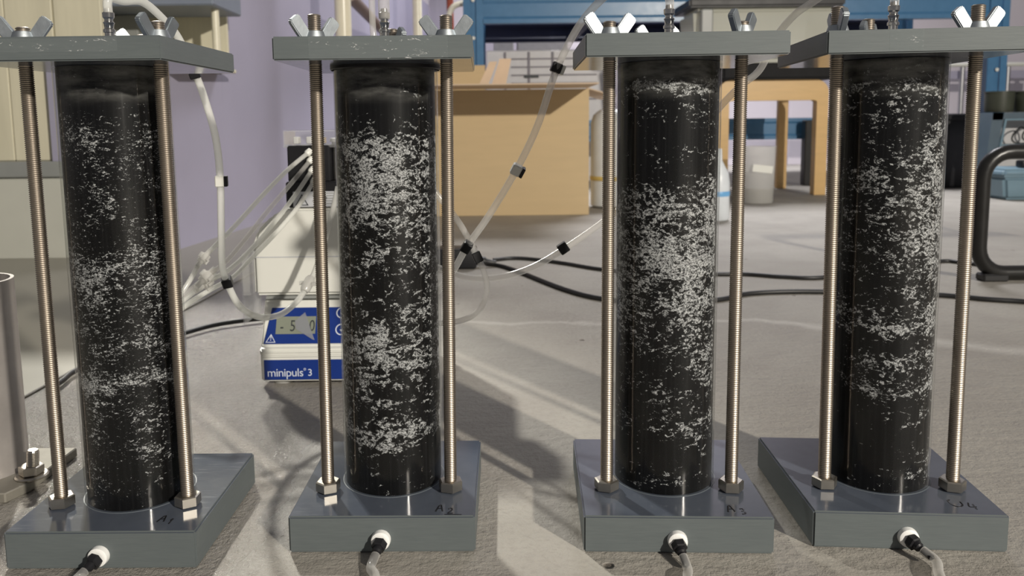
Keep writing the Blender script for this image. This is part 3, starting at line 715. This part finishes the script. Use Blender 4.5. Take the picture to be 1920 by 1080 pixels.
obj('back_flap', nbox((-.17, dp+.02, zt_+.055), (hw*2*.50, .004, .12), rot=RX(-.25)), M_card, cb)
bf = at(930, 140, BY+.25) - Vector(((xl+xr)/2, BY, 0))
obj('torn_flap', prism([(-.055, -.045), (-.022, -.045), (.014, .045), (-.012, .045)], 0, .004, axis='y', M=Matrix.Translation((bf.x-.01, .02, zt_+.05))), M_card2, cb)
obj('torn_flap', prism([(-.02, -.045), (.03, -.045), (.052, .055), (.012, .055)], 0, .004, axis='y', M=Matrix.Translation((bf.x+.0, .03, zt_+.05))), M_card2, cb)
obj('side_flap', nbox((hw+.045, dp/2, zt_-.012), (.10, dp-.02, .004), rot=Matrix.Rotation(.28, 3, 'Y')), M_card2, cb)

# white drum beside the box
dc = at(1152, 398, 2.95)
dr = thing('plastic_drum', 'pale plastic drum with yellow strap, right side of the cardboard box', 'drum', (dc.x, 2.98, 0))
zd = at(1128, 205, 2.95).z
obj('drum_body', lathe([(.075, .002), (.085, .01), (.085, zd-.05), (.075, zd-.02), (.05, zd)], 36), M_bottle, dr, smooth=40)
zy = at(1128, 336, 2.9).z
obj('strap', lathe([(.086, zy-.008), (.0875, zy-.006), (.0875, zy+.006), (.086, zy+.008)], 36, cap=False), M_yellow, dr, smooth=40)

# ------------------------------------------------------------------ blue pallet rack
RY = 3.95
xA, xB = at(888, 60, RY).x, at(1860, 140, RY).x
rk = thing('pallet_rack', 'blue steel pallet rack standing across the back of the hall', 'rack', ((xA+xB)/2, RY, 0))
hx = (xB-xA)/2
def upr(x, y):
    b = bmesh.new(); wv, dv = .092, .07
    box(b, (x-wv/2+.016, y-dv/2, .75), (.032, .004, 1.5)); box(b, (x+wv/2-.016, y-dv/2, .75), (.032, .004, 1.5))
    box(b, (x-wv/2, y, .75), (.004, dv, 1.5)); box(b, (x+wv/2, y, .75), (.004, dv, 1.5)); box(b, (x, y-dv/2+.010, .75), (.03, .003, 1.5))
    u = obj('upright', b, M_rack, rk)
    for k in range(9):
        hb_ = lathe([(.0085, 0), (.0085, .003)], 12, M=Matrix.Translation((x+.0, y-dv/2-.0005, .78-.75+.178*k-.02)) @ Matrix.Rotation(PI/2, 4, 'X'))
        obj('rack_bolt', hb_, M_white, u)
    return u
for x in (-hx, hx):
    for y in (0, .9): upr(x, y)
def beam(y, z0, z1, mat):
    b = bmesh.new(); h = z1-z0
    prof = [(y-.02, z0), (y-.02, z0+h*.16), (y-.012, z0+h*.26), (y-.012, z0+h*.74), (y-.02, z0+h*.84), (y-.02, z1), (y+.025, z1), (y+.025, z0)]
    prism(prof, -hx+.045, hx-.045, axis='x', bm=b); return obj('beam', b, mat, rk)
za, zb_ = at(1100, 42, RY-.03).z, at(1100, -8, RY-.03).z
beam(-.015, za, zb_, M_rack); beam(.9, za, zb_-.01, M_rack_shade)
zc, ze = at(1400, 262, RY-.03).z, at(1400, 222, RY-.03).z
beam(-.015, zc, ze, M_rack); beam(.9, zc, ze, M_rack_shade)
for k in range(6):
    obj('deck_panel', nbox((-hx+.07+(.5+k)*(2*hx-.14)/6, .44, zb_-.004), ((2*hx-.14)/6-.012, .86, .02), bev=.002), M_rack_shade, rk)
for k in range(3):
    obj('deck_support', nbox((-hx+.55+k*.6, .44, za+.015), (.05, .84, .03)), M_rack_shade, rk)

# white appliance under the rack
ap0, ap1 = at(912, 150, 4.24), at(1135, 92, 4.24)
ap = thing('storage_crate', 'white ribbed storage crate under rack, seen above the cardboard box', 'crate', ((ap0.x+ap1.x)/2, 4.25, 0))
aw = ap1.x-ap0.x; ah = ap1.z
obj('crate_body', nbox((0, .2, ah/2+.001), (aw, .4, ah-.002), bev=.006), M_appl, ap)
for k in range(6):
    obj('rib', nbox((aw*.07, -.004, ah-.045-.042*k), (aw*.72, .008, .006)), M_groove, ap)
for xx in (-.34, -.14, .06): obj('upright_rib', nbox((aw*xx, -.005, ah-.14), (.010, .010, .26)), M_groove, ap)
obj('handle_slot', nbox((-aw*.12, -.006, at(1000, 143, 4.24).z), (.075, .012, .014)), M_dark, ap)

# poles in front of the lavender wall
pr = thing('pole_stand', 'cream pole pair joined by brown sloping rail, front of lavender wall', 'railing', (at(644, 60, 2.9).x, 2.9, 0))
p0 = at(644, 60, 2.9); p1 = at(783, 60, 4.2)
obj('post', lathe([(.045, .001), (.045, .004), (.029, .006), (.029, 1.3)], 24), M_pole, pr, smooth=40)
obj('post', lathe([(.045, .001), (.045, .004), (.024, .006), (.024, 1.3)], 24, M=Matrix.Translation((p1.x-p0.x, 1.3, 0))), M_pole, pr, smooth=40)
q0, q1 = at(655, -8, 2.95), at(722, 62, 4.0)
org = Vector((p0.x, 2.9, 0))
obj('rail', tube([q0-org + Vector((-.05, 0, .05)), q0-org, q1-org, at(800, 110, 4.25)-org], .022, 12, 0), M_brown, pr, smooth=40)
rp = tag(obj('red_pipe', tube([at(846, 160, 5.2)-Vector((0, 0, .9)), at(846, 100, 5.2), at(844, 20, 5.2), at(842, -60, 5.2)], .022, 14, 4), M_red, smooth=40), 'rusty red pipe upright at back, left of the rack', 'pipe')
gp = tag(obj('grey_pipe', tube([at(838, 40, 5.0), at(846, 18, 5.0), at(860, 8, 5.0), at(900, 4, 5.0)], .018, 12, 6), M_pole, smooth=40), 'bent cream pipe at back beside the red pipe', 'pipe')

# ------------------------------------------------------------------ stool with tray and bin
SY = 3.37
sl_, sr_ = fl(1352, 368), fl(1538, 365)
sx0, sx1 = at(1352, 250, SY).x, at(1538, 250, SY).x; scx = (sx0+sx1)/2
stl = thing('wooden_stool', 'bent beech wood stool with black seat, right of third column', 'stool', (scx, SY, 0))
swd = (sx1-sx0)/2; zs = at(1450, 150, SY).z
def bent(x0, x1, y, w_):
    # one bent frame: leg, rounded corner, apron, rounded corner, leg
    R_ = .055; tkn = .048; pts = []
    outer = [(x0, .001)]
    for k in range(7): a = PI - (PI/2)*k/6; outer.append((x0+R_+R_*math.cos(a), zs-R_+R_*math.sin(a)))
    for k in range(7): a = PI/2 - (PI/2)*k/6; outer.append((x1-R_+R_*math.cos(a), zs-R_+R_*math.sin(a)))
    outer.append((x1, .001))
    inner = [(x1-tkn, .001), (x1-tkn, zs-.09), (x1-tkn-.01, zs-.085), (x0+tkn+.01, zs-.085), (x0+tkn, zs-.09), (x0+tkn, .001)]
    return prism(outer+inner, y, y+w_, axis='y')
obj('leg_frame', bent(-swd-.022, swd+.022, -.02, .045), M_wood, stl, smooth=30)
zq = .39
obj('leg', nbox((at(1463, 250, SY+.36).x-scx, .34, zs/2-.01), (.044, .034, zs-.02), bev=.003), M_wood, stl)
obj('leg', nbox((-.16, .36, zs/2-.01), (.044, .034, zs-.02), bev=.003), M_wood, stl)
obj('apron', nbox((.0, .36, zs-.04), (.42, .03, .07), bev=.003), M_wood, stl)
zs2 = at(1450, 119, SY).z
obj('seat', prism([(-swd-.03, -.03), (-swd-.03+.02, -.05), (swd+.03, -.05), (swd+.05, -.03), (swd+.05, .40), (-swd-.03, .40)], zs+.0005, zs2, bev=.008, seg=2), M_seat, stl, smooth=40)
# translucent bin on the seat
tb0, tb1 = at(1300, 112, SY), at(1545, 112, SY)
tt0, tt1 = at(1270, 14, SY-.03), at(1568, 10, SY-.03)
bcx = (tb0.x+tb1.x)/2; bb = thing('storage_bin', 'cloudy grey plastic bin with black lid, standing on stool', 'bin', (bcx, SY+.06, zs2))
hb0 = tb1.x-bcx; hb1 = tt1.x-bcx; hh_ = tt1.z - zs2 - .01
def frustum(a0, b0, a1, b1, z0, z1, bev=.01):
    bm = bmesh.new()
    v = [bm.verts.new(p) for p in ((-a0, -b0, z0), (a0, -b0, z0), (a0, b0, z0), (-a0, b0, z0), (-a1, -b1, z1), (a1, -b1, z1), (a1, b1, z1), (-a1, b1, z1))]
    for f in ((3, 2, 1, 0), (4, 5, 6, 7), (0, 1, 5, 4), (1, 2, 6, 5), (2, 3, 7, 6), (3, 0, 4, 7)): bm.faces.new([v[k] for k in f])
    bmesh.ops.bevel(bm, geom=bm.edges[:], offset=bev, segments=3, affect='EDGES'); return bm
obj('bin_body', frustum(hb0, .12, hb1-.01, .14, .001, hh_, .02), M_bin, bb, smooth=40)
obj('bin_lid', frustum(hb1+.012, .155, hb1+.012, .155, hh_+.0005, hh_+.035, .008), M_black, bb, smooth=40)
obj('corner_latch', nbox((-hb1+.06, -.14, hh_-.07), (.05, .03, .13), bev=.006), M_greyr, bb)
# pail with water
pb = at(1425, 382, 3.02)
zp = at(1425, 275, 3.02).z
pa = thing('plastic_pail', 'translucent straight-sided pail with paper label, on floor under stool', 'pail', (pb.x, 3.07, 0))
pr_ = (at(1457, 340, 3.05).x - at(1392, 340, 3.05).x)/2
obj('pail_wall', lathe([(pr_*.93, .002), (pr_*.95, .008), (pr_*1.04, zp-.004), (pr_*1.07, zp)], 40, cap=False), M_lucent, pa, smooth=40)
obj('pail_bottom', lathe([(.001, .002), (pr_*.92, .002)], 40, cap=False), M_lucent, pa)
zw = at(1425, 352, 3.02).z
obj('water', lathe([(pr_*.90, .004), (pr_*.94, zw)], 40), clear('cloudy_water', (.7, .69, .66), .45, .1, .1, (.55, .53, .48)), pa, smooth=40)
obj('paper_label', nbox((.0, -pr_-.004, zp*.62), (.075, .001, .028), rot=Matrix.Rotation(.12, 3, 'Y')), M_white, pa)
# wash bottle
wbp = at(1352, 414, 2.5)
wbt = thing('wash_bottle', 'pale squeeze bottle with bright blue ring, behind third column', 'bottle', (wbp.x, 2.55, 0))
zz_ = at(1352, 280, 2.5).z
obj('bottle_body', lathe([(.034, .001), (.038, .006), (.038, .12), (.034, .15), (.014, .19), (.012, zz_)], 32), M_bottle, wbt, smooth=40)
zr_ = at(1352, 365, 2.5).z
obj('blue_band', lathe([(.0385, zr_-.008), (.0392, zr_-.006), (.0392, zr_+.006), (.0385, zr_+.008)], 32, cap=False), M_ring, wbt, smooth=40)
# black crate leg under rack at right of stool
sk = at(1521, 348, 3.80)
tag(obj('steel_stand', nbox((sk.x, 3.86, at(1521, 225, 3.85).z/2), (.045, .05, at(1521, 225, 3.85).z), bev=.004), M_blackm), 'black upright stand between stool legs and fourth column', 'stand')

# ------------------------------------------------------------------ right side clutter
bx = at(1795, 350, 3.62)
zk = at(1795, 213, 3.6).z
kb = thing('black_crate', 'tall black crate on floor right behind fourth column', 'crate', (bx.x-.02, 3.70, 0))
obj('crate_shell', nbox((0, 0, zk/2), (.34, .20, zk-.002), bev=.012, seg=2), M_black, kb, smooth=40)
obj('crate_rim', nbox((0, 0, zk-.015), (.36, .22, .03), bev=.006), M_black, kb)
# grey-blue equipment case with opening
cz = at(1880, 211, 3.3).z; c0 = at(1843, 300, 3.3).x
cs = thing('instrument_case', 'grey-blue open instrument case with pale inside, right picture edge', 'case', (c0, 3.3, 0))
cb2 = bmesh.new()
prism([(.0, .001), (.045, .001), (.075, cz), (.03, cz)], 0, .13, axis='y', bm=cb2)
prism([(.03, cz-.03), (.60, cz-.03), (.60, cz), (.03, cz)], 0, .13, axis='y', bm=cb2)
prism([(.56, .001), (.60, .001), (.60, cz-.03), (.56, cz-.03)], 0, .13, axis='y', bm=cb2)
obj('case_frame', cb2, M_teal, cs)
obj('frame_trim', prism([(.048, .10), (.056, .10), (.085, cz-.032), (.60, cz-.032), (.60, cz-.026), (.078, cz-.026)], -.006, .002, axis='y'), M_tealb, cs)
obj('inner_panel', nbox((.32, .124, cz/2), (.50, .01, cz-.04)), M_appl, cs)
zsh = at(1890, 268, 3.35).z
obj('inner_shelf', nbox((.31, .065, zsh-.02), (.48, .10, .03)), M_tealb, cs)
cc = bmesh.new()
cpt = Vector((c0+.16, 3.36, zsh))
for k in range(4):
    cxx = cpt + Vector((.03+.05*k, .01*k, .030+.008*(k % 2)))
    tube([cxx + Vector((.035*math.cos(a), .012*math.sin(a*2), .034*math.sin(a))) for a in [2*PI*j/10 for j in range(11)]], .0035, 6, 3, bm=cc)
tag(obj('cable_coil', cc, M_rubber, smooth=60), 'coiled black cable lying inside the open instrument case', 'cable')
for k, (xa, xb) in enumerate(((1840, 1889), (1893, 1945))):
    a, b = at(xa, 190, 3.4).x, at(xb, 190, 3.4).x; zt2 = at(1860, 172, 3.4).z
    o = obj('round_tub', lathe([((b-a)*.46, cz+.001), ((b-a)*.48, cz+.01), ((b-a)*.5, zt2-.006), ((b-a)*.52, zt2-.005), ((b-a)*.52, zt2)], 32, M=Matrix.Translation(((a+b)/2, 3.368, 0))), M_olive, smooth=40)
    tag(o, ['dark olive tub on the instrument case, nearer the column rod', 'dark olive tub on the instrument case, at picture edge'][k], 'tub', 'olive tubs on the case')
# blue tool box
tx = at(1862, 371, 3.1); tz = at(1870, 316, 3.1).z
tk = thing('tool_box', 'light blue plastic tool box with black handle, lower right floor', 'toolbox', (tx.x+.17, 3.15, 0))
obj('box_body', frustum(.155, .10, .17, .11, .001, tz-.03, .012), M_tealb, tk, smooth=40)
obj('box_lid', frustum(.176, .115, .170, .108, tz-.029, tz, .010), M_tealb, tk, smooth=40)
obj('handle', nbox((.03, -.03, tz+.016), (.19, .05, .03), bev=.008, seg=2), M_black, tk, smooth=40)
# black tubular frame
fx, fy = at(1838, 410, 1.545).x, 1.545
ft = at(1880, 285, 1.545).z
fr = thing('tubular_frame', 'bent black tubular steel frame on floor, right picture edge', 'frame', (fx, fy, 0))
R_ = .052; lo = .0153; hi = ft
p = []
def arc(cx_, cz_, a0, a1, n=6): return [(cx_ + R_*math.cos(a0+(a1-a0)*k/n), 0, cz_ + R_*math.sin(a0+(a1-a0)*k/n)) for k in range(n+1)]
p = [(.60, 0, hi)] + arc(R_, hi-R_, PI/2, PI) + arc(R_, lo+R_, PI, 1.5*PI) + [(.60, 0, lo)]
obj('frame_tube', tube(p, .0143, 18, 0), M_blackm, fr, smooth=60)
obj('cross_tube', tube([(.50, .0, hi), (.52, .38, hi)], .0115, 14, 0), M_blackm, fr, smooth=60)
obj('rubber_foot', nbox((.03, 0, .0075), (.05, .03, .015), bev=.003), M_rubber, fr)
# wire rack at far right back
wz = at(1850, 121, 5.15).z; wx0, wx1 = at(1770, 121, 5.15).x, at(1990, 121, 5.15).x
wr = thing('wire_trolley', 'grey metal trolley with white top rail, far right behind rack', 'trolley', (wx0, 5.15, 0))
obj('top_rail', tube([(0, 0, wz), (wx1-wx0, 0, wz)], .013, 12, 0), M_white, wr, smooth=40)
for xx in (.13, .42, .70):
    obj('upright', tube([(xx, .02, .001), (xx, .02, wz-.012)], .016, 12, 0), M_alu, wr, smooth=40)
obj('panel', nbox(((wx1-wx0)/2, .05, wz-.06), (wx1-wx0, .01, .05)), M_lav, wr)
obj('lower_rail', tube([(0, 0, .2), (wx1-wx0, 0, .2)], .010, 12, 0), M_alu, wr, smooth=40)
# rack load: pale cartons seen in the gap below the beam, and far wall doors
for k, (xa, xb, ya, yb_, Y) in enumerate(((925, 963, 60, 44, 5.1), (970, 1065, 58, 44, 5.1), (1210, 1262, 60, 44, 5.1))):
    a, b = at(xa, ya, Y), at(xb, yb_, Y)
    o = obj('carton', nbox(((a.x+b.x)/2, Y+.1, b.z/2+.05), (b.x-a.x, .2, b.z+.1), bev=.003), M_deck)
    tag(o, ['narrow pale carton behind rack, seen under beam at far left', 'wide pale carton behind rack, seen under beam near hose', 'narrow pale carton behind rack, seen above the third column'][k], 'carton')
for k, xx in enumerate((1.35, 2.05)):
    struct('door_%d' % (k+1), nbox((xx+.3, YF-.01, .55), (.62, .02, 1.1), bev=.004), M_lav2)
struct('baseboard_back', nbox((1.5, YF-.008, .03), (8.9, .016, .06)), M_lav)
